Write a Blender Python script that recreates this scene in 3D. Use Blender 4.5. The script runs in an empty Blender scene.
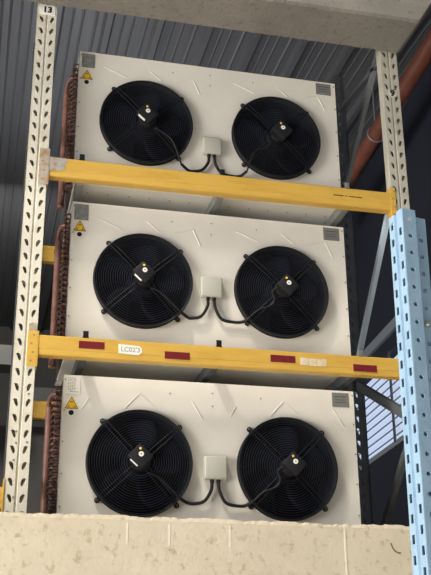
import bpy, bmesh, math, random
from mathutils import Vector, Matrix, noise
from mathutils.geometry import tessellate_polygon
random.seed(7)
PI = math.pi
scene = bpy.context.scene
C = scene.collection

# ------------------------------------------------------------------ materials
def mat(name, col, rough=0.5, metal=0.0, spec=0.5, var=None, scale=8.0, bump=0.0, bscale=60.0, stretch=(1, 1, 1), detail=6.0):
    """principled material; var = second colour mixed in by object-space noise (real dirt / wear / grain)"""
    m = bpy.data.materials.new(name); m.use_nodes = True
    nt = m.node_tree; b = nt.nodes['Principled BSDF']
    b.inputs['Base Color'].default_value = (*col, 1)
    b.inputs['Roughness'].default_value = rough
    b.inputs['Metallic'].default_value = metal
    b.inputs['Specular IOR Level'].default_value = spec
    if var or bump:
        tc = nt.nodes.new('ShaderNodeTexCoord'); mp = nt.nodes.new('ShaderNodeMapping')
        mp.inputs['Scale'].default_value = stretch
        nt.links.new(tc.outputs['Object'], mp.inputs['Vector'])
    if var:
        n = nt.nodes.new('ShaderNodeTexNoise'); n.inputs['Scale'].default_value = scale
        n.inputs['Detail'].default_value = detail; n.inputs['Roughness'].default_value = 0.65
        nt.links.new(mp.outputs[0], n.inputs['Vector'])
        r = nt.nodes.new('ShaderNodeValToRGB')
        r.color_ramp.elements[0].position = var[1]; r.color_ramp.elements[1].position = var[2]
        r.color_ramp.elements[0].color = (*var[0], 1); r.color_ramp.elements[1].color = (*col, 1)
        nt.links.new(n.outputs['Fac'], r.inputs['Fac'])
        nt.links.new(r.outputs['Color'], b.inputs['Base Color'])
    if bump:
        n2 = nt.nodes.new('ShaderNodeTexNoise'); n2.inputs['Scale'].default_value = bscale
        n2.inputs['Detail'].default_value = 8
        nt.links.new(mp.outputs[0], n2.inputs['Vector'])
        bp = nt.nodes.new('ShaderNodeBump'); bp.inputs['Strength'].default_value = bump
        bp.inputs['Distance'].default_value = 0.01
        nt.links.new(n2.outputs['Fac'], bp.inputs['Height'])
        nt.links.new(bp.outputs['Normal'], b.inputs['Normal'])
    return m

M = {}
M['panel'] = mat('painted_panel', (0.76, 0.735, 0.68), 0.42, var=((0.70, 0.675, 0.62), 0.30, 0.62), scale=3.0)
M['galv'] = mat('galvanised', (0.36, 0.37, 0.37), 0.45, 0.5, var=((0.26, 0.27, 0.27), 0.35, 0.65), scale=30)
M['tray'] = mat('grey_tray', (0.74, 0.74, 0.71), 0.5, var=((0.66, 0.66, 0.64), 0.35, 0.65), scale=6)
M['black'] = mat('black_coating', (0.010, 0.011, 0.015), 0.42, spec=0.35)
M['wire'] = mat('guard_wire', (0.024, 0.026, 0.033), 0.55, spec=0.3)
M['cavity'] = mat('fan_cavity', (0.009, 0.012, 0.022), 0.8, spec=0.1)
M['blade'] = mat('fan_blade', (0.007, 0.009, 0.018), 0.8, spec=0.08)
M['motor'] = mat('motor_black', (0.013, 0.013, 0.016), 0.55, spec=0.3)
M['ringwall'] = mat('ring_grey', (0.022, 0.023, 0.026), 0.5, spec=0.3)
M['strut'] = mat('strut_black', (0.010, 0.012, 0.018), 0.55, spec=0.25)
M['cable'] = mat('cable_rubber', (0.009, 0.009, 0.011), 0.6, spec=0.3)
M['jbox'] = mat('box_plastic', (0.47, 0.465, 0.42), 0.45)
M['paper'] = mat('paper_label', (0.74, 0.73, 0.68), 0.6)
M['silver'] = mat('silver_label', (0.34, 0.36, 0.36), 0.35, 0.35, var=((0.24, 0.26, 0.27), 0.40, 0.60), scale=40)
M['print'] = mat('label_print', (0.20, 0.20, 0.20), 0.6)
M['plate'] = mat('name_plate', (0.24, 0.245, 0.23), 0.4, 0.3)
M['yellowtri'] = mat('warning_yellow', (0.78, 0.46, 0.02), 0.5)
M['browntri'] = mat('warning_brown', (0.20, 0.11, 0.015), 0.5)
M['white'] = mat('white_sticker', (0.85, 0.84, 0.80), 0.5)
M['ydot'] = mat('yellow_dot', (0.80, 0.58, 0.10), 0.5)
M['copper'] = mat('oxidised_copper', (0.30, 0.16, 0.125), 0.45, 0.1, var=((0.20, 0.09, 0.07), 0.35, 0.65), scale=25)
M['bend'] = mat('copper_bend', (0.36, 0.20, 0.165), 0.34, 0.4, var=((0.06, 0.03, 0.026), 0.42, 0.66), scale=30)
M['endplate'] = mat('coil_end_plate', (0.05, 0.03, 0.03), 0.6)
M['yellow'] = mat('beam_yellow', (0.66, 0.415, 0.08), 0.45, var=((0.56, 0.33, 0.05), 0.28, 0.55), scale=9, stretch=(0.5, 1, 3))
M['ygrey'] = mat('worn_beam_end', (0.44, 0.43, 0.42), 0.5, 0.2, var=((0.40, 0.26, 0.10), 0.36, 0.50), scale=26)
M['rust'] = mat('rusty_bracket', (0.42, 0.40, 0.36), 0.55, 0.1, var=((0.42, 0.22, 0.08), 0.38, 0.55), scale=30)
M['red'] = mat('red_reflector', (0.19, 0.014, 0.020), 0.4, var=((0.12, 0.010, 0.016), 0.35, 0.6), scale=40)
M['beige'] = mat('beige_sticker', (0.62, 0.52, 0.34), 0.6, var=((0.74, 0.66, 0.50), 0.4, 0.6), scale=60)
M['ink'] = mat('black_ink', (0.02, 0.02, 0.02), 0.6)
M['faint'] = mat('faint_ink', (0.40, 0.40, 0.38), 0.6)
M['stamp'] = mat('stamped_ink', (0.10, 0.06, 0.02), 0.6)
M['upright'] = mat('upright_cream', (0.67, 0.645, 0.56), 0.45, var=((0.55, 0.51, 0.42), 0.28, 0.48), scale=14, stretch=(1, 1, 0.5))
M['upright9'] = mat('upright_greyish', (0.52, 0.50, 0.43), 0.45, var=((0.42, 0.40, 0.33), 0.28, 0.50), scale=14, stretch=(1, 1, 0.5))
M['darksteel'] = mat('dark_steel', (0.13, 0.14, 0.155), 0.5, 0.2, var=((0.09, 0.097, 0.11), 0.35, 0.65), scale=10)
M['greysteel'] = mat('grey_steel', (0.20, 0.215, 0.23), 0.45, 0.3)
M['litsteel'] = mat('lit_pale_steel', (0.62, 0.76, 0.92), 0.4)  # pale galvanised steel; the cool daylight on it is put into the colour
M['blue'] = mat('blue_paint', (0.33, 0.50, 0.68), 0.38, var=((0.27, 0.42, 0.59), 0.30, 0.55), scale=16, stretch=(1, 1, 0.4))
M['chrome'] = mat('bolt_zinc', (0.75, 0.72, 0.66), 0.25, 0.9)
M['wallR'] = mat('navy_wall', (0.034, 0.040, 0.062), 0.7)
M['wallB'] = mat('dark_wall', (0.22, 0.21, 0.195), 0.8, var=((0.17, 0.163, 0.152), 0.35, 0.65), scale=1.2)
M['ledge'] = mat('ledge_concrete', (0.13, 0.13, 0.125), 0.8)
M['roof'] = mat('roof_sheet', (0.195, 0.20, 0.215), 0.5, 0.1, var=((0.145, 0.15, 0.163), 0.32, 0.68), scale=2.2, stretch=(7, 0.25, 1))
M['pipe'] = mat('red_pipe', (0.31, 0.105, 0.065), 0.5, var=((0.25, 0.075, 0.045), 0.3, 0.6), scale=7)
M['ring'] = mat('clamp_zinc', (0.60, 0.58, 0.56), 0.4, 0.5)
M['frame'] = mat('window_frame_grey', (0.38, 0.43, 0.50), 0.5)
M['floor'] = mat('grey_floor', (0.52, 0.50, 0.46), 0.7, var=((0.44, 0.42, 0.38), 0.35, 0.65), scale=2)

def concrete(name, c1, c2, c3, sc, bump):
    m = bpy.data.materials.new(name); m.use_nodes = True
    nt = m.node_tree; L = nt.links; b = nt.nodes['Principled BSDF']
    b.inputs['Roughness'].default_value = 0.85; b.inputs['Specular IOR Level'].default_value = 0.2
    tc = nt.nodes.new('ShaderNodeTexCoord')
    n1 = nt.nodes.new('ShaderNodeTexNoise'); n1.inputs['Scale'].default_value = sc; n1.inputs['Detail'].default_value = 8; n1.inputs['Roughness'].default_value = 0.7
    L.new(tc.outputs['Object'], n1.inputs['Vector'])
    r1 = nt.nodes.new('ShaderNodeValToRGB')
    r1.color_ramp.elements[0].position = 0.32; r1.color_ramp.elements[1].position = 0.66
    r1.color_ramp.elements[0].color = (*c2, 1); r1.color_ramp.elements[1].color = (*c1, 1)
    L.new(n1.outputs['Fac'], r1.inputs['Fac'])
    n2 = nt.nodes.new('ShaderNodeTexNoise'); n2.inputs['Scale'].default_value = 34; n2.inputs['Detail'].default_value = 5; n2.inputs['Roughness'].default_value = 0.6
    L.new(tc.outputs['Object'], n2.inputs['Vector'])
    r2 = nt.nodes.new('ShaderNodeValToRGB')
    r2.color_ramp.elements[0].position = 0.31; r2.color_ramp.elements[1].position = 0.43
    r2.color_ramp.elements[0].color = (*c3, 1); r2.color_ramp.elements[1].color = (1, 1, 1, 1)
    L.new(n2.outputs['Fac'], r2.inputs['Fac'])
    mx = nt.nodes.new('ShaderNodeMixRGB'); mx.blend_type = 'MULTIPLY'; mx.inputs[0].default_value = 0.75
    L.new(r1.outputs[0], mx.inputs[1]); L.new(r2.outputs[0], mx.inputs[2])
    L.new(mx.outputs[0], b.inputs['Base Color'])
    n3 = nt.nodes.new('ShaderNodeTexNoise'); n3.inputs['Scale'].default_value = 48; n3.inputs['Detail'].default_value = 9; n3.inputs['Roughness'].default_value = 0.7
    L.new(tc.outputs['Object'], n3.inputs['Vector'])
    bp = nt.nodes.new('ShaderNodeBump'); bp.inputs['Strength'].default_value = bump; bp.inputs['Distance'].default_value = 0.006
    L.new(n3.outputs['Fac'], bp.inputs['Height']); L.new(bp.outputs['Normal'], b.inputs['Normal'])
    return m
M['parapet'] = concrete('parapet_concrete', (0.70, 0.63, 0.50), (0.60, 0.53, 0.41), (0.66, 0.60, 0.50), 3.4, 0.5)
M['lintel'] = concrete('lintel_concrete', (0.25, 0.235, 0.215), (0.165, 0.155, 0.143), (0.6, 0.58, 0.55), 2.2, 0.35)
M['joint'] = mat('joint_mortar', (0.80, 0.75, 0.64), 0.9)
M['stain'] = mat('dark_mark', (0.16, 0.12, 0.09), 0.9)

def louvre_glow():
    m = bpy.data.materials.new('louvre_daylight_glow'); m.use_nodes = True
    b = m.node_tree.nodes['Principled BSDF']
    b.inputs['Base Color'].default_value = (0.55, 0.62, 0.75, 1); b.inputs['Roughness'].default_value = 0.4
    b.inputs['Emission Color'].default_value = (0.52, 0.63, 0.86, 1); b.inputs['Emission Strength'].default_value = 0.75  # emission stands in for daylight on the slats
    return m
M['louvre'] = louvre_glow()

# ------------------------------------------------------------------ mesh helpers
def link(name, bm, m, parent=None, smooth=False, loc=None):
    me = bpy.data.meshes.new(name)
    bmesh.ops.recalc_face_normals(bm, faces=bm.faces[:])
    bm.to_mesh(me); bm.free()
    if smooth:
        me.polygons.foreach_set('use_smooth', [True] * len(me.polygons))
        try: me.set_sharp_from_angle(angle=math.radians(40))
        except Exception: pass
    me.materials.append(m)
    o = bpy.data.objects.new(name, me); C.objects.link(o)
    if parent is not None: o.parent = parent
    if loc is not None: o.location = loc
    return o

def empty(name, label, cat, loc=(0, 0, 0), group=None):
    o = bpy.data.objects.new(name, None); C.objects.link(o)
    o.location = loc; o.empty_display_size = 0.1
    return tag(o, label, cat, group, 'thing')

def tag(o, label=None, cat=None, group=None, kind=None):
    if label: o['label'] = label
    if cat: o['category'] = cat
    if group: o['group'] = group
    if kind: o['kind'] = kind
    return o

def box(bm, lo, hi, bev=0.0, mx=None, seg=2):
    lo = Vector(lo); hi = Vector(hi)
    t = bmesh.new(); bmesh.ops.create_cube(t, size=1)
    for v in t.verts:
        v.co = Vector((lo[i] + (v.co[i] + 0.5) * (hi[i] - lo[i]) for i in range(3)))
    if bev > 0:
        bmesh.ops.bevel(t, geom=t.edges[:] + t.verts[:], offset=bev, segments=seg, profile=0.5, affect='EDGES')
    if mx is not None: bmesh.ops.transform(t, matrix=mx, verts=t.verts[:])
    join(bm, t)

def join(bm, t):
    me = bpy.data.meshes.new('tmp'); t.to_mesh(me); t.free()
    bm.from_mesh(me); bpy.data.meshes.remove(me)

def frame(d):
    d = d.normalized(); up = Vector((0, 0, 1)) if abs(d.z) < 0.95 else Vector((1, 0, 0))
    a = d.cross(up).normalized(); return a, a.cross(d).normalized()

def tube(bm, pts, r, n=8, closed=False):
    pts = [Vector(p) for p in pts]; N = len(pts); rings = []
    a = None
    for i, p in enumerate(pts):
        if closed: d = pts[(i + 1) % N] - pts[i - 1]
        else: d = pts[min(i + 1, N - 1)] - pts[max(i - 1, 0)]
        d.normalize()
        if a is None: a, b = frame(d)
        else:
            a = (a - d * a.dot(d)).normalized(); b = a.cross(d).normalized()
        rings.append([bm.verts.new(p + r * (math.cos(2 * PI * k / n) * a + math.sin(2 * PI * k / n) * b)) for k in range(n)])
    for i in range(N if closed else N - 1):
        A, B = rings[i], rings[(i + 1) % N]
        for k in range(n):
            bm.faces.new((A[k], A[(k + 1) % n], B[(k + 1) % n], B[k]))
    if not closed:
        bm.faces.new(rings[0]); bm.faces.new(rings[-1])

def smooth_path(P, k=8):
    P = [Vector(p) for p in P]; Q = [2 * P[0] - P[1]] + P + [2 * P[-1] - P[-2]]; out = []
    for i in range(1, len(Q) - 2):
        p0, p1, p2, p3 = Q[i - 1:i + 3]
        for j in range(k):
            t = j / k
            out.append(0.5 * (2 * p1 + (p2 - p0) * t + (2 * p0 - 5 * p1 + 4 * p2 - p3) * t * t + (3 * p1 - p0 - 3 * p2 + p3) * t ** 3))
    out.append(P[-1]); return out

def revolve_y(bm, prof, n=64, cx=0, cz=0, close_prof=False):
    """profile [(r, y)] spun about the Y axis through (cx, cz)"""
    rings = []
    for k in range(n):
        t = 2 * PI * k / n
        rings.append([bm.verts.new((cx + r * math.cos(t), y, cz + r * math.sin(t))) for r, y in prof])
    m = len(prof)
    for k in range(n):
        A, B = rings[k], rings[(k + 1) % n]
        for i in range(m if close_prof else m - 1):
            j = (i + 1) % m
            bm.faces.new((A[i], A[j], B[j], B[i]))

def disc(bm, cx, y, cz, r, n=24, t=0.001):
    f = [bm.verts.new((cx + r * math.cos(2 * PI * k / n), y - t, cz + r * math.sin(2 * PI * k / n))) for k in range(n)]
    g = [bm.verts.new((v.co.x, y, v.co.z)) for v in f]
    bm.faces.new(f); bm.faces.new(g)
    for k in range(n): bm.faces.new((f[k], f[(k + 1) % n], g[(k + 1) % n], g[k]))

def poly_prism(bm, pts, y0, y1):
    a = [bm.verts.new((x, y0, z)) for x, z in pts]; b = [bm.verts.new((x, y1, z)) for x, z in pts]
    bm.faces.new(a); bm.faces.new(b)
    for i in range(len(pts)): bm.faces.new((a[i], a[(i + 1) % len(pts)], b[(i + 1) % len(pts)], b[i]))

def holed(bm, outer, holes, f):
    """flat sheet with real holes: outer and holes are 2-D loops, f maps (u, v) to 3-D"""
    loops = [[Vector((u, v, 0)) for u, v in outer]] + [[Vector((u, v, 0)) for u, v in h] for h in holes]
    flat = [p for l in loops for p in l]
    vs = [bm.verts.new(f(p.x, p.y)) for p in flat]
    for t in tessellate_polygon(loops):
        try: bm.faces.new([vs[i] for i in t])
        except ValueError: pass

def hole_strip(bm, u0, u1, z0, z1, phase, pitch, hole, f):
    """vertical sheet strip with one column of holes at phase + k*pitch"""
    k0 = math.ceil((z0 - phase + pitch * 0.5) / pitch); k1 = math.floor((z1 - phase - pitch * 0.5) / pitch)
    zb = phase + (k0 - 0.5) * pitch; zt = phase + (k1 + 0.5) * pitch
    um = (u0 + u1) / 2
    for k in range(k0, k1 + 1):
        zc = phase + k * pitch
        holed(bm, [(u0, zc - pitch / 2), (u1, zc - pitch / 2), (u1, zc + pitch / 2), (u0, zc + pitch / 2)],
              [[(um + a, zc + b) for a, b in hole]], f)
    for a, b in ((z0, zb), (zt, z1)):
        if b - a > 1e-4:
            bm.faces.new([bm.verts.new(f(u, v)) for u, v in ((u0, a), (u1, a), (u1, b), (u0, b))])

def strip(bm, p, q, z0, z1):
    (x0, y0), (x1, y1) = p, q
    bm.faces.new([bm.verts.new(c) for c in ((x0, y0, z0), (x1, y1, z0), (x1, y1, z1), (x0, y0, z1))])

def solid(o, t):
    s = o.modifiers.new('sheet', 'SOLIDIFY'); s.thickness = t; s.offset = 0
    return o

def bar(bm, p, q, w, t, wdir=None):
    """rectangular bar p to q, w wide along wdir (projected), t thick across"""
    p = Vector(p); q = Vector(q); d = (q - p); L = d.length; d.normalize()
    a = Vector(wdir) if wdir is not None else frame(d)[0]
    a = (a - d * a.dot(d)).normalized(); b = d.cross(a)
    mx = Matrix((( a.x, d.x, b.x, p.x), (a.y, d.y, b.y, p.y), (a.z, d.z, b.z, p.z), (0, 0, 0, 1)))
    box(bm, (-w / 2, 0, -t / 2), (w / 2, L, t / 2), 0, mx)

def text(name, body, size, loc, m, parent, rot=(PI / 2, 0, 0)):
    c = bpy.data.curves.new(name, 'FONT'); c.body = body; c.size = size; c.extrude = 0.0004
    c.align_x = 'CENTER'; c.align_y = 'CENTER'; c.resolution_u = 4; c.offset = size * (0.05 if size > 0.03 else 0.02)
    c.materials.append(m)
    t = bpy.data.objects.new(name + '_outline', c); C.objects.link(t)
    bpy.context.view_layer.update()
    me = bpy.data.meshes.new_from_object(t.evaluated_get(bpy.context.evaluated_depsgraph_get()))
    bpy.data.objects.remove(t); bpy.data.curves.remove(c)
    if not me.materials: me.materials.append(m)
    o = bpy.data.objects.new(name, me); C.objects.link(o)
    o.location = loc; o.rotation_euler = rot; o.parent = parent
    return o

# ------------------------------------------------------------------ setting
FLOOR_UP, GROUND, ROOF = -2.30, -4.32, 1.70
def ridge_block(name, m, xs, y0, y1, z0, z1f, bottomf=None, seed=0, amp=0.006):
    bm = bmesh.new(); rows = []
    n = int((xs[1] - xs[0]) / 0.012)
    for i in range(n + 1):
        x = xs[0] + (xs[1] - xs[0]) * i / n
        e = amp * (noise.noise((x * 9, seed, 0)) + 0.7 * noise.noise((x * 31, seed, 3)) + 0.5 * noise.noise((x * 80, seed, 7)))
        zb = bottomf(x) if bottomf else z0
        zt = z1f(x)
        if bottomf:   # rough lower edges
            P = [(y0, zt), (y0, zb + 0.012), (y0 + 0.010 + e, zb), (y1 - 0.006 + 0.5 * e, zb), (y1, zb + 0.006), (y1, zt)]
        else:
            P = [(y0, zb), (y0, zt - 0.014 + e * .4), (y0 + 0.007 + abs(e), zt + e), (y1 - 0.012, zt + 0.3 * e), (y1, zt - 0.012), (y1, zb)]
        rows.append([bm.verts.new((x, y, z)) for y, z in P])
    k = len(rows[0])
    for A, B in zip(rows, rows[1:]):
        for i in range(k): bm.faces.new((A[i], A[(i + 1) % k], B[(i + 1) % k], B[i]))
    bm.faces.new(rows[0]); bm.faces.new(rows[-1])
    return link(name, bm, m)

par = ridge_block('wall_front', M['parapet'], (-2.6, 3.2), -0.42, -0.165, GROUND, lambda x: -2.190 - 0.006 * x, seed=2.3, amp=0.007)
tag(par, kind='structure', label='pale beige concrete parapet below the stacked units')
bm = bmesh.new(); box(bm, (1.014, -0.4215, GROUND), (1.020, -0.4195, -2.215)); j = link('joint_line', bm, M['joint'], par)
bm = bmesh.new(); tube(bm, smooth_path([(1.195, -0.4195, -2.262), (1.205, -0.4195, -2.285), (1.222, -0.4195, -2.297), (1.232, -0.4195, -2.296)], 5), 0.0028, 6)
link('dark_scratch', bm, M['stain'], par)
for fx in (0.21, 0.36, 0.58):   # pale form-work drips near the top edge
    bm = bmesh.new(); box(bm, (fx, -0.4212, -2.29), (fx + 0.005, -0.4195, -2.215)); link('mortar_drip', bm, M['joint'], par)

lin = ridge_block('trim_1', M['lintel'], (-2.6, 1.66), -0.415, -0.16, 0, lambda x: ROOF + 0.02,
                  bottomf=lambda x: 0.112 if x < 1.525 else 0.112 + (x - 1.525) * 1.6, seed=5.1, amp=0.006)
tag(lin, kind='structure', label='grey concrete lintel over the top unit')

bm = bmesh.new(); box(bm, (-3.0, -0.165, FLOOR_UP - 0.15), (3.6, 9.0, FLOOR_UP)); tag(link('floor', bm, M['floor']), kind='structure')
bm = bmesh.new(); box(bm, (-9, -14, GROUND - 0.1), (9, -0.165, GROUND)); tag(link('floor_ground', bm, M['floor']), kind='structure')

# corrugated roof sheet: big ribs and small beads run away from the viewer
bm = bmesh.new(); prof = []
x = -3.2; i = 0
while x < 3.5:
    prof += [(x, 0), (x + 0.05, 0), (x + 0.06, -0.008), (x + 0.07, 0), (x + 0.12, 0), (x + 0.13, -0.008), (x + 0.14, 0),
             (x + 0.21, 0), (x + 0.225, -0.008), (x + 0.24, 0), (x + 0.275, 0), (x + 0.295, -0.048), (x + 0.335, -0.048), (x + 0.355, 0)]
    x += 0.36
A = [bm.verts.new((px, -0.42, ROOF + pz)) for px, pz in prof]; B = [bm.verts.new((px, 9.0, ROOF + pz)) for px, pz in prof]
for k in range(len(prof) - 1): bm.faces.new((A[k], A[k + 1], B[k + 1], B[k]))
ro = solid(link('ceiling', bm, M['roof']), 0.002); tag(ro, kind='structure')

bm = bmesh.new(); box(bm, (-3.2, 8.9, FLOOR_UP), (3.6, 9.0, ROOF)); tag(link('wall_back', bm, M['wallB']), kind='structure')
bm = bmesh.new(); box(bm, (-3.1, -0.16, FLOOR_UP), (-3.0, 9.0, ROOF)); tag(link('wall_left', bm, M['wallB']), kind='structure')
# right-hand wall with a real opening for the louvred window
WX = 2.95
WY0, WY1, WZ0, WZ1, WZH = 2.75, 4.60, -0.955, -0.20, 0.0
bm = bmesh.new()
box(bm, (WX, -0.16, FLOOR_UP), (WX + 0.12, 9.0, WZ0)); box(bm, (WX, -0.16, WZ1), (WX + 0.12, 9.0, ROOF))
box(bm, (WX, -0.16, WZ0), (WX + 0.12, WY0, WZ1)); box(bm, (WX, WY1, WZ0), (WX + 0.12, 9.0, WZ1))
TURN = Matrix.Translation((WX, 3.6, 0)) @ Matrix.Rotation(math.radians(-5), 4, 'Z') @ Matrix.Translation((-WX, -3.6, 0))   # this wall runs slightly outwards
bmesh.ops.transform(bm, matrix=TURN, verts=bm.verts[:])
tag(link('wall_right', bm, M['wallR']), kind='structure')
win = bpy.data.objects.new('window_1', None); C.objects.link(win); win.matrix_world = TURN; tag(win, kind='structure', label='louvred window in the dark right-hand wall')
bm = bmesh.new()
box(bm, (WX - 0.03, WY0 - 0.04, WZH - 0.075), (WX - 0.001, WY1 + 0.04, WZH + 0.01)); box(bm, (WX - 0.01, WY0 - 0.03, WZ0 - 0.03), (WX + 0.10, WY1 + 0.03, WZ0 + 0.012))
box(bm, (WX - 0.01, WY0 - 0.03, WZ0), (WX + 0.10, WY0 + 0.01, WZ1)); box(bm, (WX - 0.01, WY1 - 0.01, WZ0), (WX + 0.10, WY1 + 0.03, WZ1))
link('window_frame', bm, M['frame'], win)
bm = bmesh.new(); box(bm, (WX - 0.02, 3.36, WZ0), (WX - 0.005, 3.385, WZ1)); link('mullion', bm, M['darksteel'], win)
z = WZ0 + 0.04
while z < WZ1 - 0.03:
    bm = bmesh.new()
    box(bm, (-0.003, WY0 + 0.005, -0.030), (0.003, WY1 - 0.005, 0.030), 0, Matrix.Translation((WX + 0.035, 0, z)) @ Matrix.Rotation(math.radians(14), 4, 'Y'))
    link('louvre_pane', bm, M['louvre'], win); z += 0.071
# far concrete ledges seen through the gaps beside the left upright
bm = bmesh.new(); box(bm, (-3.0, 5.6, 0.17), (-0.02, 5.9, 0.37)); tag(link('trim_2', bm, M['ledge']), kind='structure')
bm = bmesh.new(); box(bm, (0.12, 6.6, -0.08), (3.1, 6.8, 0.24)); tag(link('trim_3', bm, M['ledge']), kind='structure')
bm = bmesh.new(); box(bm, (-3.0, 6.9, FLOOR_UP), (3.1, 7.0, -0.12)); tag(link('wall_partition', bm, M['wallB']), kind='structure')

# ------------------------------------------------------------------ pallet rack
PITCH, PHASE = 0.0615, 0.060
HL = [(-0.010, 0.012), (-0.004, 0.0155), (0.004, 0.013), (0.0085, 0.003), (0.0095, -0.008), (0.007, -0.0145), (0.002, -0.013), (-0.004, -0.002)]
HL = [(a * 0.98, b * 1.06) for a, b in HL]
HR = [(-a, b) for a, b in reversed(HL)]
def upright(name, x0, y0, z0, z1, m, parent, w=0.085, d=0.06, rear=False, chips=()):
    bm = bmesh.new(); s = 0.037
    f = lambda u, v: (x0 + u, y0, v)
    hole_strip(bm, 0, s, z0, z1, PHASE, PITCH, HL, f)
    if rear: s, w = 0.037, 0.062
    else: hole_strip(bm, w - s, w, z0, z1, PHASE, PITCH, HR, f)
    g0, g1, gm = x0 + s, x0 + (w if rear else w - s), 0.007
    P = [(g0, y0), (g0 + 0.003, y0 + gm), (g1 - 0.003, y0 + gm), (g1, y0)]
    for a, b in zip(P, P[1:]): strip(bm, a, b, z0, z1)
    for xs, sg in ((x0, 1), (x0 + w, -1)):
        strip(bm, (xs, y0), (xs, y0 + d), z0, z1); strip(bm, (xs, y0 + d), (xs + sg * (0.014 if rear else 0.038), y0 + d), z0, z1)  # front uprights: back lips widened to keep the holes dark
    bmesh.ops.remove_doubles(bm, verts=bm.verts[:], dist=1e-5)
    bmesh.ops.recalc_face_normals(bm, faces=bm.faces[:]); n0 = len(bm.faces)
    for hx, hz in chips: disc(bm, hx + 0.008, y0 - 0.0016, hz + 0.022, 0.0035, 8, 0.0004)
    bm.faces.ensure_lookup_table()
    for fc in bm.faces[n0:]: fc.material_index = 1
    o = link(name, bm, m, parent); solid(o, 0.0026); o.data.materials.append(M['print'])
    return o

def foot(parent, x, y):
    bm = bmesh.new(); box(bm, (x - 0.02, y - 0.004, FLOOR_UP), (x + 0.105, y + 0.09, FLOOR_UP + 0.006)); link('foot_plate', bm, M['darksteel'], parent)

fl = empty('rack_post', 'cream perforated rack post at left, numbered 13 at its top', 'rack post')
XL, YF, YR = -0.2085, -0.120, 0.555
upright('front_upright', XL, YF, FLOOR_UP, 0.40, M['upright'], fl, chips=((-0.186, -1.905), (-0.145, -1.90), (-0.19, -1.97), (-0.182, -2.11), (-0.15, -1.71), (-0.188, -1.86)))
upright('rear_upright', XL + 0.01, YR, FLOOR_UP, 0.40, M['darksteel'], fl, rear=True)
for a, b in ((-2.2, -1.7), (-1.65, -1.15), (-1.1, -0.6), (-0.55, -0.05)):
    bm = bmesh.new(); bar(bm, (XL + 0.045, YF + 0.05, a), (XL + 0.045, YR + 0.01, b), 0.035, 0.02, (0, 0, 1)); link('brace', bm, M['darksteel'], fl)
foot(fl, XL, YF + 0.0); foot(fl, XL + 0.01, YR)
bm = bmesh.new(); box(bm, (-0.202, YF - 0.0037, 0.086), (-0.131, YF - 0.0015, 0.140), 0.0006); st = link('number_plate', bm, M['white'], fl)
text('number', '13', 0.042, (-0.1655, YF - 0.0041, 0.112), M['ink'], st)

fr = empty('rack_post', 'greyish cream rack post numbered 9, with a dark rear upright and braces', 'rack post')
XR = 1.449
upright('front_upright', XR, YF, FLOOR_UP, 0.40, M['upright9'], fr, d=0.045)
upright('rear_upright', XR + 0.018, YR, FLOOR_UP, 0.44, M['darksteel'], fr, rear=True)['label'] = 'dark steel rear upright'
foot(fr, XR, YF); foot(fr, XR + 0.018, YR)
XB = 1.49
def brace(p, q, m, w=0.032):
    bm = bmesh.new(); bar(bm, (XB, *p), (XB, *q), w, 0.022, (0, 0, 1)); return link('brace', bm, m, fr)
brace((-0.055, 0.255), (0.56, -0.295), M['greysteel'])
brace((-0.055, -0.585), (0.56, -1.30), M['litsteel'], 0.029)['label'] = 'pale steel diagonal brace with cool daylight in its colour'
brace((0.56, -1.36), (-0.055, -1.685), M['darksteel'], 0.044)
brace((-0.055, -1.735), (0.56, -2.29), M['darksteel'])
brace((0.56, 0.215), (-0.055, 0.14), M['darksteel'], 0.02)
bm = bmesh.new(); disc(bm, 1.496, YF - 0.0016, -0.096, 0.0225, 24, 0.0016); st = link('number_plate', bm, M['upright'], fr)
text('number', '9', 0.046, (1.496, YF - 0.0037, -0.096), M['ink'], st)

# ---- beams
def beam_mesh(x0, x1, yf, zt, zb, d=0.045):
    """closed box beam: two nested C-sections, so the face steps in below its seam"""
    zs = zb + (zt - zb) * 0.30; r = 0.004
    prof = [(yf + r, zt), (yf, zt - r), (yf, zs + 0.003), (yf + 0.0015, zs), (yf + 0.0015, zb + r), (yf + 0.0015 + r, zb), (yf + d, zb), (yf + d, zt)]
    bm = bmesh.new()
    A = [bm.verts.new((x0, y, z)) for y, z in prof]; B = [bm.verts.new((x1, y, z)) for y, z in prof]
    for i in range(len(prof)): bm.faces.new((A[i], A[(i + 1) % len(prof)], B[(i + 1) % len(prof)], B[i]))
    bm.faces.new(A); bm.faces.new(B)
    return bm
def connector(parent, xu, side, z0, z1, m, yf, chip=None):
    """end bracket hooked on the upright's face: front plate plus web against the beam end"""
    bm = bmesh.new()
    xa, xb = (xu - 0.038, xu + 0.001) if side < 0 else (xu - 0.001, xu + 0.020)
    box(bm, (xa, yf - 0.0045, z0), (xb, yf - 0.0008, z1), 0.0012)
    xw = (xu + 0.001, xu + 0.005) if side < 0 else (xu - 0.005, xu - 0.001)
    box(bm, (xw[0], yf - 0.0045, z0), (xw[1], yf + 0.045, z1))
    n0 = len(bm.faces)
    for k in range(4):
        zz = z0 + 0.022 + k * (z1 - z0 - 0.04) / 3
        disc(bm, (xa + xb) / 2 - 0.004 + 0.008 * (k % 2), yf - 0.0043, zz, 0.004, 10, 0.0010)
    bm.faces.ensure_lookup_table()
    for fc in bm.faces[n0:]: fc.material_index = 1
    o = link('end_bracket', bm, m, parent); o.data.materials.append(M['print'])
    return o
XA, XZ = XL + 0.085 + 0.002, XR - 0.002     # clear bay between the uprights
ub = empty('rack_beam', 'upper yellow front beam with a worn bare grey left end, below the top unit', 'rack beam', group='front beams of the rack')
link('beam_body', beam_mesh(XA + 0.005, XZ - 0.005, YF - 0.004, -0.638, -0.728), M['yellow'], ub)
bm = bmesh.new()   # bare worn length at the left end
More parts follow.
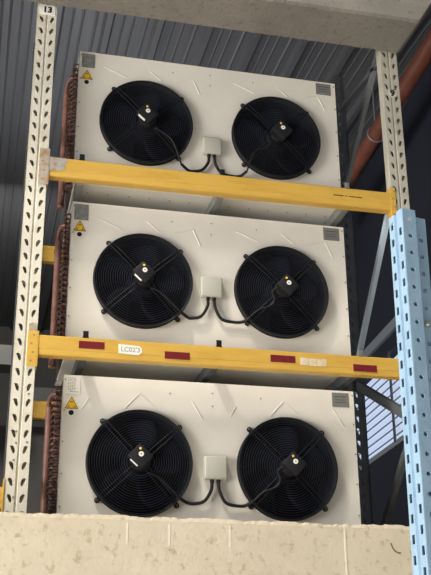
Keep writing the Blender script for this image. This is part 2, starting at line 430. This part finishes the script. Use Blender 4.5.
pts = [(XA + 0.006, -0.639), (XA + 0.075, -0.641), (XA + 0.085, -0.655), (XA + 0.068, -0.672), (XA + 0.078, -0.688), (XA + 0.05, -0.703), (XA + 0.006, -0.705)]
poly_prism(bm, pts, YF - 0.0047, YF - 0.0039); link('worn_patch', bm, M['ygrey'], ub)
connector(ub, XA, -1, -0.772, -0.602, M['rust'], YF - 0.002)['label'] = 'rusty grey end bracket'
connector(ub, XZ, 1, -0.772, -0.612, M['yellow'], YF - 0.002)
bm = bmesh.new()
xx = 1.162
for w in (0.008, 0.007, 0.008, 0.004, 0.009, 0.006, 0, 0.008, 0, 0.006, 0.004, 0.008, 0.006, 0.009, 0.005, 0.007, 0.008):
    if w:
        box(bm, (xx, YF - 0.0048, -0.6830), (xx + w, YF - 0.0039, -0.6775 + random.uniform(-0.001, 0.0008)))
        xx += w + 0.0014
    else: xx += 0.008
link('stamped_lettering', bm, M['stamp'], ub)

lb = empty('rack_beam', 'lower yellow front beam with four red reflectors, above the bottom unit', 'rack beam', group='front beams of the rack')
link('beam_body', beam_mesh(XA + 0.005, XZ - 0.005, YF - 0.004, -1.442, -1.525), M['yellow'], lb)
connector(lb, XA, -1, -1.576, -1.428, M['yellow'], YF - 0.002)
bm = bmesh.new(); poly_prism(bm, [(XA - 0.036, -1.428), (XA - 0.036, -1.402), (XA - 0.022, -1.394), (XA - 0.006, -1.40), (XA - 0.004, -1.428)], YF - 0.0055, YF - 0.002)
link('rust_patch', bm, M['rust'], lb)['label'] = 'bare rusty top of the end bracket'
connector(lb, XZ, 1, -1.592, -1.428, M['yellow'], YF - 0.002)
for x0, x1, zc in ((0.043, 0.146, -1.473), (0.393, 0.497, -1.4935), (0.842, 0.951, -1.478), (1.208, 1.314, -1.496)):
    bm = bmesh.new(); box(bm, (x0, YF - 0.0052, zc - 0.0155), (x1, YF - 0.0038, zc + 0.0155), 0.0004); link('red_reflector', bm, M['red'], lb)
bm = bmesh.new()
poly_prism(bm, [(0.202, -1.460), (0.205, -1.499), (0.285, -1.503), (0.300, -1.490), (0.298, -1.473), (0.288, -1.464)], YF - 0.0050, YF - 0.0038)
ws = link('white_sticker', bm, M['white'], lb)
text('sticker_code', "LC02'3", 0.028, (0.252, YF - 0.0052, -1.482), M['faint'], ws)
for x0, x1, dz in ((0.972, 1.006, 0.002), (1.009, 1.044, 0), (1.047, 1.088, 0.001)):
    bm = bmesh.new(); box(bm, (x0, YF - 0.0050, -1.501 + dz), (x1, YF - 0.0038, -1.469 + dz), 0.0004); link('beige_sticker', bm, M['beige'], lb)

for nm, zt, lab in (('m', -0.735, 'yellow rear beam glimpsed in the gap left of the middle unit'), ('b', -1.520, 'yellow rear beam glimpsed in the gap left of the bottom unit')):
    rb = empty('rack_beam', lab, 'rack beam', group='rear beams of the rack')
    link('beam_body', beam_mesh(XL + 0.106, XR + 0.008, YR + 0.04, zt, zt - 0.082, 0.045), M['yellow'], rb)
sb = empty('rack_beam', 'end of a yellow beam left of the post numbered 13, just above the parapet', 'rack beam')
link('beam_body', beam_mesh(-1.8, XL - 0.007, YF - 0.004, -2.052, -2.130), M['yellow'], sb)
bm = bmesh.new(); box(bm, (XL - 0.007, YF - 0.006, -2.17), (XL - 0.002, YF + 0.045, -2.02)); link('end_bracket', bm, M['yellow'], sb)

# ---- drop-in cross bars that carry the units
def crossbar(x, ztop, zbeam, label, hookm='black'):
    t = empty('crossbar', label, 'crossbar', (x, YF, ztop), 'crossbars under the units')
    bm = bmesh.new()
    box(bm, (-0.016, 0.045, -0.043), (0.016, 0.76, 0), 0.001)                     # bar
    link('bar', bm, M['galv'] if ztop > -1 else M['darksteel'], t)
    bm = bmesh.new()
    zb = zbeam - ztop
    box(bm, (-0.012, 0.0415, -0.028), (0.012, 0.0455, zb + 0.004))               # drop leg behind the beam
    box(bm, (-0.012, -0.004, zb + 0.0005), (0.012, 0.045, zb + 0.0040))           # over the beam top
    box(bm, (-0.011, -0.004, zb + 0.003), (0.011, 0.002, zb + 0.028), 0.001)      # stop that stands up
    box(bm, (-0.003, -0.0055, zb + 0.010), (0.003, -0.003, zb + 0.016))
    link('hook', bm, M[hookm], t)
    return t
crossbar(0.022, -0.691, -0.638, 'galvanised crossbar under the left end of the top unit, black hook on the upper beam')
crossbar(0.645, -0.691, -0.638, 'galvanised crossbar under the middle of the top unit, black hook on the upper beam')
crossbar(1.232, -0.691, -0.638, 'galvanised crossbar under the right end of the top unit', 'galv')
crossbar(0.070, -1.470, -1.442, 'galvanised crossbar under the left end of the middle unit, black hook on the lower beam')
crossbar(0.622, -1.470, -1.442, 'galvanised crossbar under the middle of the middle unit, black hook on the lower beam')
crossbar(1.245, -1.470, -1.442, 'galvanised crossbar under the right end of the middle unit', 'galv')

# ------------------------------------------------------------------ two-fan condenser units
W, DEP = 1.25, 0.50
FX = (0.316, 0.935); FZ = -0.352; RO = 0.2125; RI = 0.2085
def circle(cx, cz, r, n=72): return [(cx + r * math.cos(2 * PI * k / n), cz + r * math.sin(2 * PI * k / n)) for k in range(n)]

def make_fan(unit, fx, rot, box_off, loop):
    f = bpy.data.objects.new('fan', None); C.objects.link(f); f.parent = unit; f.location = (fx, 0, FZ)
    # mounting ring: base flange, wall, rolled front lip
    bm = bmesh.new()
    revolve_y(bm, [(RI - 0.002, 0.0), (RO + 0.002, -0.0015), (RO + 0.002, -0.004), (RO - 0.002, -0.006), (RO - 0.002, -0.029), (RI, -0.029), (RI, -0.008), (RI - 0.002, -0.005)], 96, close_prof=True)
    mr = link('mounting_ring', bm, M['ringwall'], f, True)
    bm = bmesh.new(); tube(bm, [((RO - 0.001) * math.cos(2 * PI * k / 96), -0.030, (RO - 0.001) * math.sin(2 * PI * k / 96)) for k in range(96)], 0.0036, 8, True)
    tube(bm, [(RO * math.cos(2 * PI * k / 96), -0.005, RO * math.sin(2 * PI * k / 96)) for k in range(96)], 0.003, 6, True)
    link('rim', bm, M['black'], f, True)
    bm = bmesh.new()   # venturi and back of the fan chamber
    revolve_y(bm, [(RI - 0.0025, -0.003), (RI - 0.004, 0.03), (RI - 0.006, 0.17), (0.001, 0.17)], 64)
    link('fan_chamber', bm, M['cavity'], f, True)
    bm = bmesh.new()   # wire rings, slightly domed towards the hub
    r = 0.056
    while r < RI:
        y = -0.029 - 0.014 * (1 - (r / RI) ** 2)
        tube(bm, [(r * math.cos(2 * PI * k / 72), y, r * math.sin(2 * PI * k / 72)) for k in range(72)], 0.0011, 5, True)
        r += 0.0098
    g = link('guard_grille', bm, M['wire'], f, True)
    for k in range(4):
        a = math.radians(43 + 90 * k + rot); d = Vector((math.cos(a), 0, math.sin(a))); n = Vector((-math.sin(a), 0, math.cos(a)))
        bm = bmesh.new()
        for s in (-1, 1):
            p = [d * rr + n * s * 0.009 + Vector((0, -0.032 - 0.015 * (1 - (rr / RI) ** 2), 0)) for rr in (0.03, 0.08, 0.14, RI + 0.004)]
            tube(bm, p, 0.0016, 6)
        link('strut', bm, M['strut'], f, True)
        bm = bmesh.new()   # eyelet lug outside the ring
        c = d * (RO + 0.012)
        tube(bm, [c + Vector((0.0085 * math.cos(2 * PI * q / 16), -0.008, 0.0085 * math.sin(2 * PI * q / 16))) for q in range(16)], 0.0032, 6, True)
        box(bm, (RO - 0.012, -0.013, -0.010), (RO + 0.008, -0.003, 0.010), 0.001, Matrix.Rotation(-a, 4, 'Y'))
        bx = bmesh.new(); revolve_y(bx, [(0.001, -0.008), (0.004, -0.008), (0.004, -0.002)], 12, c.x, c.z); join(bm, bx)
        link('lug', bm, M['black'], f, True)
    for k in range(5):   # sickle blades
        bm = bmesh.new(); a0 = 2 * PI * k / 5 + rot * 0.05; rows = []
        for i in range(9):
            rr = 0.055 + (0.186 - 0.055) * i / 8; sweep = 0.35 * (i / 8) ** 1.5; half = 0.36 + 0.05 * math.sin(PI * i / 8)
            row = []
            for q in range(6):
                u = q / 5 * 2 - 1; a = a0 + sweep + u * half
                row.append(bm.verts.new((rr * math.cos(a), 0.035 + 0.032 * u * (0.7 + 0.3 * i / 8) + 0.006 * u * u, rr * math.sin(a))))
            rows.append(row)
        for A_, B_ in zip(rows, rows[1:]):
            for q in range(5): bm.faces.new((A_[q], A_[q + 1], B_[q + 1], B_[q]))
        solid(link('blade', bm, M['blade'], f, True), 0.003)
    bm = bmesh.new(); revolve_y(bm, [(0.001, 0.0), (0.060, 0.002), (0.064, 0.010), (0.064, 0.085), (0.001, 0.085)], 40); link('hub', bm, M['blade'], f, True)
    # square motor terminal box in front of the guard, turned on its corner
    ox, oz = box_off
    mx = Matrix.Translation((ox, 0, oz)) @ Matrix.Rotation(math.radians(42), 4, 'Y')
    bm = bmesh.new()
    box(bm, (-0.039, -0.086, -0.036), (0.039, -0.062, 0.036), 0.006, mx); box(bm, (-0.034, -0.063, -0.032), (0.034, -0.050, 0.032), 0.002, mx)
    bx = bmesh.new(); revolve_y(bx, [(0.001, -0.060), (0.036, -0.058), (0.040, -0.050), (0.040, 0.01), (0.001, 0.01)], 32); join(bm, bx)
    link('motor_box', bm, M['motor'], f, True)
    bm = bmesh.new(); disc(bm, ox + 0.001, -0.0862, oz + 0.008, 0.0105, 24); link('white_sticker', bm, M['white'], f)
    bm = bmesh.new(); disc(bm, ox + 0.001, -0.0873, oz + 0.008, 0.0035, 12, 0.0006); link('sticker_mark', bm, M['silver'], f)
    bm = bmesh.new(); disc(bm, ox + 0.001 - (0.004 if not loop else 0.010), -0.0862, oz + 0.030, 0.0052, 14); link('yellow_dot', bm, M['ydot'], f)
    if not loop:
        bm = bmesh.new(); box(bm, (-0.022, -0.0855, -0.0392), (0.018, -0.072, -0.036), 0.0012, mx); link('white_strip', bm, M['white'], f)
    return f

CREASES = {'bottom': [], 'top': []}
for cx in FX:
    CREASES['bottom'] += [[(cx - 0.063, -0.128), (cx - 0.004, -0.062), (cx + 0.058, -0.112)], [(cx - 0.238, -0.140), (cx - 0.212, -0.095)], [(cx + 0.218, -0.085), (cx + 0.262, -0.158)]]
    CREASES['top'] += [[(cx - 0.20, -0.070), (cx - 0.10, -0.112)], [(cx + 0.014, -0.062), (cx + 0.068, -0.108)], [(cx + 0.134, -0.108), (cx + 0.222, -0.084), (cx + 0.255, -0.160)]]
CREASES['middle'] = CREASES['top']

def make_unit(name_z, label, z, kind):
    u = empty('condenser_unit', label, 'condenser unit', (0, 0, z), 'stacked condenser units')
    H = 0.690
    bm = bmesh.new()
    # front sheet with two real fan openings
    holes = [circle(cx, FZ, RI - 0.002) for cx in FX]
    holed(bm, [(0, -H), (W, -H), (W, 0), (0, 0)], holes, lambda a, b: (a, 0.0, b))
    def sheet(c): bm.faces.new([bm.verts.new(p) for p in c])
    sheet(((0, 0, 0), (W, 0, 0), (W, DEP, 0), (0, DEP, 0)))
    sheet(((W, 0, 0), (W, 0, -H), (W, DEP, -H), (W, DEP, 0)))
    sheet(((0, 0, 0), (0, 0, -H), (0, 0.045, -H), (0, 0.045, 0)))
    sheet(((0, 0, -H), (W, 0, -H), (W, 0.095, -H), (0, 0.095, -H)))
    sheet(((0, 0.45, -H), (W, 0.45, -H), (W, DEP, -H), (0, DEP, -H)))
    bmesh.ops.remove_doubles(bm, verts=bm.verts[:], dist=1e-5)
    bmesh.ops.recalc_face_normals(bm, faces=bm.faces[:])
    bmesh.ops.solidify(bm, geom=bm.faces[:], thickness=0.0022)
    n0 = len(bm.faces)
    for i in range(6):
        for xe in (0.008, W - 0.008): disc(bm, xe, -0.0012, -0.02 - i * 0.128, 0.0032, 8, 0.0020)
    for i in range(13):
        t = bmesh.new(); disc(t, 0, 0, 0, 0.0036, 8, 0.0020)
        bmesh.ops.transform(t, matrix=Matrix.Translation((0.07 + i * 0.0935, 0.076, -H - 0.0006)) @ Matrix.Rotation(PI / 2, 4, 'X'), verts=t.verts[:]); join(bm, t)
    for xx, zz in ((0.44, -0.055), (0.62, -0.045), (0.62, -0.10), (0.83, -0.055)): disc(bm, xx, -0.0012, zz, 0.0030, 8, 0.0020)
    bm.faces.ensure_lookup_table()
    for fc in bm.faces[n0:]: fc.material_index = 1
    for c in CREASES[kind]:
        tube(bm, [(a, -0.0006, b) for a, b in c], 0.0026, 8)
    link('casing', bm, M['panel'], u).data.materials.append(M['plate'])
    bm = bmesh.new(); box(bm, (0.004, 0.0965, -H + 0.0015), (W - 0.004, 0.449, -H + 0.012)); link('base_tray', bm, M['tray'], u)
    bm = bmesh.new(); box(bm, (0.003, 0.047, -H + 0.014), (0.012, DEP - 0.01, -0.003)); link('coil_end_plate', bm, M['endplate'], u)
    bm = bmesh.new(); box(bm, (0.014, 0.40, -H + 0.014), (W - 0.004, DEP - 0.003, -0.004)); link('finned_coil', bm, M['tray'], u)
    # copper: header pipe with stubs, then every return bend
    bm = bmesh.new()
    tube(bm, [(-0.030, 0.315, -0.045), (-0.030, 0.315, -0.05), (-0.030, 0.315, -0.66), (-0.030, 0.315, -0.665)], 0.0155, 14)
    tube(bm, smooth_path([(-0.030, 0.315, -0.06), (-0.034, 0.27, -0.035), (-0.024, 0.20, -0.03), (0.004, 0.18, -0.03)], 5), 0.009, 8)
    tube(bm, smooth_path([(-0.030, 0.315, -0.63), (-0.038, 0.27, -0.66), (-0.040, 0.16, -0.665)], 5), 0.010, 8)
    tube(bm, [(-0.030, 0.315, -0.10), (-0.030, 0.315, -0.116)], 0.0185, 14)
    link('header_pipe', bm, M['copper'], u, True)
    for i in range(25):
        zc = -0.035 - i * 0.0248
        for ya, yb, out in ((0.060, 0.128, 0.019), (0.165, 0.245, 0.024)):
            bm = bmesh.new()
            ym, hr = (ya + yb) / 2, (yb - ya) / 2
            zo = 0.006 if ya > 0.1 else 0.0
            tube(bm, [(0.006, ya, zc + zo)] + [(-(out - 0.010) - 0.010 * math.sin(PI * q / 8), ym - hr * math.cos(PI * q / 8), zc + zo + 0.010 * (q / 8)) for q in range(9)] + [(0.006, yb, zc + zo + 0.010)], 0.0046, 7)
            link('return_bend', bm, M['bend'], u, True)
    # fans
    make_fan(u, FX[0], 0, (-0.006, 0.013), False); make_fan(u, FX[1], 2, (0.012, 0.009), True)
    # junction box and its two cables
    jz = {'top': -0.440, 'middle': -0.360, 'bottom': -0.362}[kind]; jx = {'top': 0.622, 'middle': 0.615, 'bottom': 0.627}[kind]
    s = 0.043 if kind == 'top' else 0.047
    bm = bmesh.new(); box(bm, (jx - s, -0.034, jz - s), (jx + s, 0.0, jz + s), 0.007, seg=3); box(bm, (jx - s - 0.001, -0.012, jz - s - 0.001), (jx + s + 0.001, -0.010, jz + s + 0.001), 0.0008)
    jb = link('junction_box', bm, M['jbox'], u, True)
    bm = bmesh.new()
    for dx in (-0.014, 0.012): revolve_y_z = tube(bm, [(jx + dx, -0.018, jz - s + 0.001), (jx + dx, -0.018, jz - s - 0.012)], 0.0085, 10)
    link('cable_gland', bm, M['cable'], jb, True)
    z0 = jz - s - 0.008; low = min(z0 - 0.085, FZ - 0.155)
    L = FX[0] + 0.165; R_ = FX[1] - 0.170
    # left cable: box -> lower right lug of the left fan -> along the strut to the motor
    p = [(jx - 0.014, -0.018, z0), (jx - 0.018, -0.018, z0 - 0.035), (jx - 0.045, -0.016, low + 0.012), (jx - 0.085, -0.014, low), (L + 0.03, -0.016, low + 0.002), (L - 0.006, -0.040, low + 0.016)]
    bm = bmesh.new(); tube(bm, smooth_path(p, 7), 0.0068, 9); cb = link('cable', bm, M['cable'], u, True)
    p = [p[-1], (L - 0.045, -0.048, FZ - 0.105), (FX[0] + 0.075, -0.053, FZ - 0.065), (FX[0] + 0.03, -0.056, FZ - 0.045)]
    bm = bmesh.new(); tube(bm, smooth_path(p, 7), 0.0042, 7); link('motor_lead', bm, M['cable'], cb, True)
    p = [(jx + 0.012, -0.018, z0), (jx + 0.018, -0.018, z0 - 0.040), (jx + 0.045, -0.016, low + 0.006), (jx + 0.095, -0.014, low - 0.004), (R_ - 0.01, -0.016, low), (R_ + 0.015, -0.042, low + 0.014)]
    bm = bmesh.new(); tube(bm, smooth_path(p, 7), 0.0068, 9); cb = link('cable', bm, M['cable'], u, True)
    p = [p[-1], (R_ + 0.055, -0.048, FZ - 0.105), (R_ + 0.105, -0.051, FZ - 0.085), (R_ + 0.125, -0.053, FZ - 0.055), (R_ + 0.115, -0.055, FZ - 0.02), (FX[1] - 0.035, -0.056, FZ - 0.004), (FX[1] - 0.01, -0.058, FZ)]
    bm = bmesh.new(); tube(bm, smooth_path(p, 7), 0.0042, 7); link('motor_lead', bm, M['cable'], cb, True)
    # labels
    if kind == 'bottom':
        bm = bmesh.new(); box(bm, (0.008, -0.0022, -0.080), (0.068, -0.0012, -0.006)); lab = link('paper_label', bm, M['paper'], u)
        bm = bmesh.new()
        for r_ in range(9):
            zz = -0.014 - r_ * 0.0062
            xx = 0.018
            while xx < 0.048:
                w_ = random.uniform(0.002, 0.008); box(bm, (xx, -0.0026, zz), (xx + w_, -0.0020, zz + 0.0022)); xx += w_ + 0.003
        box(bm, (0.026, -0.0026, -0.0705), (0.040, -0.0020, -0.0675)); box(bm, (0.042, -0.0026, -0.0715), (0.062, -0.0020, -0.0695))
        link('label_print', bm, M['print'], lab)
    else:
        bm = bmesh.new(); box(bm, (0.010, -0.0024, -0.086), (0.071, -0.0012, -0.011), 0.0003); link('silver_label', bm, M['silver'], u)
    tz = {'top': -0.149, 'middle': -0.139, 'bottom': -0.141}[kind]
    bm = bmesh.new(); poly_prism(bm, [(0.008, tz), (0.064, tz), (0.036, tz + 0.051)], -0.0022, -0.0012); tri = link('warning_triangle', bm, M['browntri'], u)
    bm = bmesh.new(); poly_prism(bm, [(0.0125, tz + 0.0026), (0.0595, tz + 0.0026), (0.036, tz + 0.0455)], -0.0030, -0.0020); link('yellow_field', bm, M['yellowtri'], tri)
    bm = bmesh.new()   # dark marks on the triangle: a small hat above, blocks in the corners
    poly_prism(bm, [(0.029, tz + 0.026), (0.043, tz + 0.026), (0.040, tz + 0.031), (0.032, tz + 0.031)], -0.0036, -0.0028)
    poly_prism(bm, [(0.019, tz + 0.005), (0.029, tz + 0.005), (0.024, tz + 0.013)], -0.0036, -0.0028); poly_prism(bm, [(0.043, tz + 0.005), (0.053, tz + 0.005), (0.048, tz + 0.013)], -0.0036, -0.0028)
    link('symbol', bm, M['browntri'], tri)
    bm = bmesh.new(); disc(bm, 0.036, -0.0012, tz - 0.0165, 0.0150, 24); ds = link('round_sticker', bm, M['white'], u)
    bm = bmesh.new(); disc(bm, 0.036, -0.0021, tz - 0.0165, 0.0108, 24); link('black_dot', bm, M['black'], ds)
    bm = bmesh.new(); box(bm, (1.150, -0.0024, -0.073), (1.226, -0.0012, -0.010), 0.0004); npl = link('name_plate', bm, M['plate'], u)
    bm = bmesh.new()
    for a, b, zz, h in ((1.160, 1.214, -0.030, 0.005), (1.164, 1.208, -0.043, 0.003), (1.162, 1.212, -0.054, 0.003)): box(bm, (a, -0.0028, zz), (b, -0.0022, zz + h))
    link('plate_print', bm, M['darksteel'], npl)
    bm = bmesh.new(); box(bm, (1.158, -0.0027, -0.066), (1.218, -0.0022, -0.0645)); link('plate_rule', bm, M['silver'], npl)
    return u
make_unit('a', 'topmost of three stacked white condenser units, directly under the concrete lintel', 0.0, 'top')
make_unit('b', 'middle white condenser unit, between the two yellow front beams', -0.779, 'middle')
UB = make_unit('c', 'lowest white condenser unit, paper label at its corner, cut off by the concrete parapet', -1.565, 'bottom')
bm = bmesh.new()
for x in (0.03, 1.20): box(bm, (x - 0.02, 0.01, FLOOR_UP + 1.565), (x + 0.02, 0.49, -0.6915))
link('skid_rail', bm, M['galv'], UB)

# ------------------------------------------------------------------ blue upright nearer the viewer
bu = empty('rack_post', 'pale blue perforated rack post standing in front of the parapet', 'rack post', (0.858, -1.40, GROUND))
bu.rotation_euler = (0, math.radians(0.7), math.radians(9))
bm = bmesh.new()
ZB0, ZB1 = 0.0, 2.935
D1 = 0.074
slot = [(-0.0065, -0.0125), (0.0065, -0.0125), (0.0065, 0.0125), (-0.0065, 0.0125)]
rnd = [(0.0068 * math.cos(2 * PI * k / 14), 0.0068 * math.sin(2 * PI * k / 14)) for k in range(14)]
sq = [(-0.006, -0.007), (0.006, -0.007), (0.006, 0.007), (-0.006, 0.007)]
P0 = 0.0560
hole_strip(bm, 0.0, 0.030, ZB0, ZB1, 2.862, P0, slot, lambda u, v: (0.0, u, v))                       # slotted face, near strip
hole_strip(bm, 0.044, D1, ZB0, ZB1 - 0.004, 2.862 - 0.022, P0, slot, lambda u, v: (0.0, u, v))               # far strip
for a, b in zip([(0, 0.030), (0.006, 0.033), (0.006, 0.041), (0, 0.044)], [(0.006, 0.033), (0.006, 0.041), (0, 0.044)]): strip(bm, a, b, ZB0, ZB1 - 0.006)
hole_strip(bm, 0.0, 0.046, ZB0, ZB1, 2.845, P0, rnd, lambda u, v: (u, 0.0, v))                          # side with round holes
strip(bm, (0.046, 0.0), (0.050, 0.016), ZB0, ZB1 - 0.01)
hole_strip(bm, 0.050, 0.092, ZB0, ZB1 - 0.015, 2.845, P0, sq, lambda u, v: (u, 0.016, v))                 # set-back flange with square holes
strip(bm, (0.0, D1), (0.092, D1), ZB0, ZB1 - 0.02); strip(bm, (0.092, 0.016), (0.092, D1), ZB0, ZB1 - 0.02)  # back and side plates added to close the channel and darken the slots
bm.faces.new([bm.verts.new(c) for c in ((0, 0.044, ZB1 - 0.03), (0.046, 0.004, ZB1 - 0.03), (0.092, 0.02, ZB1 - 0.03), (0.092, D1, ZB1 - 0.03), (0, D1, ZB1 - 0.03))])
bmesh.ops.remove_doubles(bm, verts=bm.verts[:], dist=1e-5)
solid(link('upright_body', bm, M['blue'], bu), 0.0026)
bm = bmesh.new(); tube(bm, [(0.066, 0.020, 2.567), (0.066, 0.004, 2.567)], 0.010, 6); tube(bm, [(0.066, 0.004, 2.567), (0.066, -0.006, 2.567)], 0.0055, 10)
link('bolt', bm, M['chrome'], bu)
bm = bmesh.new(); box(bm, (-0.03, -0.03, 0), (0.10, 0.10, 0.006)); link('foot_plate', bm, M['blue'], bu)

# ------------------------------------------------------------------ red pipe with its hanger
pp = empty('pipe', 'red-brown pipe running diagonally behind the right upright', 'pipe', (2.475, 1.3, 1.22))
bm = bmesh.new()
a, b = Vector((2.440, 1.3, 1.245)), Vector((2.475, 2.3, 1.185)); d = (b - a).normalized()
tube(bm, [a - d * 1.2, b + d * 1.3], 0.060, 24)
o = link('pipe_run', bm, M['pipe'], None, True); o.parent = pp; o.matrix_parent_inverse = Matrix.Translation(-pp.location)
bm = bmesh.new(); c = b + d * 0.0; n1, n2 = frame(d)
tube(bm, [c + 0.067 * (math.cos(2 * PI * k / 28) * n1 + math.sin(2 * PI * k / 28) * n2) for k in range(28)], 0.007, 8, True)
o = link('pipe_clamp', bm, M['ring'], None, True); o.parent = pp; o.matrix_parent_inverse = Matrix.Translation(-pp.location)
bm = bmesh.new(); tube(bm, [c + Vector((0, 0, 0.067)), Vector((c.x, c.y, ROOF))], 0.006, 8)
o = link('hanger_rod', bm, M['ring'], None, True); o.parent = pp; o.matrix_parent_inverse = Matrix.Translation(-pp.location)

# ------------------------------------------------------------------ light
def area(name, loc, target, size, energy, col):
    l = bpy.data.lights.new(name, 'AREA'); l.shape = 'DISK'; l.size = size; l.energy = energy; l.color = col
    o = bpy.data.objects.new(name, l); C.objects.link(o); o.location = loc
    o.rotation_euler = (Vector(target) - Vector(loc)).to_track_quat('-Z', 'Y').to_euler(); return o
area('overhead_key', (-1.9, -1.8, 4.2), (0.6, 0, -1.5), 0.36, 310, (1.0, 0.91, 0.76))  # high-bay lamp, set by the slope of the beam shadow
area('overhead_key', (-1.9, -2.3, 3.4), (0.6, 0, -1.3), 1.1, 130, (1.0, 0.92, 0.80))  # added soft key, no known lamp; lifts the middle and bottom units
area('hall_fill', (-7.6, -4.4, -2.2), (0.6, 0, -0.9), 4.0, 730, (1.0, 0.95, 0.88))  # added fill from low left, unseen source; lights fronts and undersides
area('roof_fill', (0.2, 3.2, -0.2), (0.3, 2.0, 1.7), 1.2, 17, (0.95, 0.97, 1.0))  # added fill shining up at the roof sheet, no skylight there
area('back_room_fill', (-0.4, 4.2, 1.0), (-0.2, 7.6, -1.6), 0.5, 40, (1.0, 0.95, 0.90))  # added fill for the back walls behind the rack, no known lamp
for lx, ly in ((0.0, -5.6), (-3.4, -5.2)):   # added spots on the ground floor, bouncing light up to the undersides
    l = bpy.data.lights.new('floor_bounce_spot', 'SPOT'); l.energy = 4800; l.spot_size = math.radians(62); l.spot_blend = 0.3; l.shadow_soft_size = 0.3; l.color = (1.0, 0.93, 0.82)
    o = bpy.data.objects.new('floor_bounce_spot', l); C.objects.link(o); o.location = (lx, ly, 2.6)
w = bpy.data.worlds.new('hall_ambient'); scene.world = w; w.use_nodes = True
w.node_tree.nodes['Background'].inputs[0].default_value = (0.80, 0.88, 1.0, 1); w.node_tree.nodes['Background'].inputs[1].default_value = 0.16

# ------------------------------------------------------------------ camera
pit, yaw, roll, cx, cz, D = 0.3775, 0.2367, -0.0083, -0.31524, -2.74193, 3.95257
F = Vector((math.sin(yaw) * math.cos(pit), math.cos(yaw) * math.cos(pit), math.sin(pit)))
R = Vector((math.cos(yaw), -math.sin(yaw), 0)); U = R.cross(F)
R2 = R * math.cos(roll) + U * math.sin(roll); U2 = -R * math.sin(roll) + U * math.cos(roll)
cam = bpy.data.cameras.new('camera'); co = bpy.data.objects.new('camera', cam); C.objects.link(co)
co.matrix_world = Matrix(((R2.x, U2.x, -F.x, cx), (R2.y, U2.y, -F.y, -D), (R2.z, U2.z, -F.z, cz), (0, 0, 0, 1)))
cam.sensor_fit = 'VERTICAL'; cam.sensor_height = 24.0; cam.lens = 24.0 * 1000.0 / 575.0
cam.clip_start = 0.05; cam.clip_end = 100
scene.camera = co
vs = scene.view_settings
scene.display_settings.display_device = 'sRGB'
vs.view_transform = 'Standard'; vs.look = 'None'; vs.gamma = 1; vs.exposure = 0.0; vs.use_curve_mapping = False
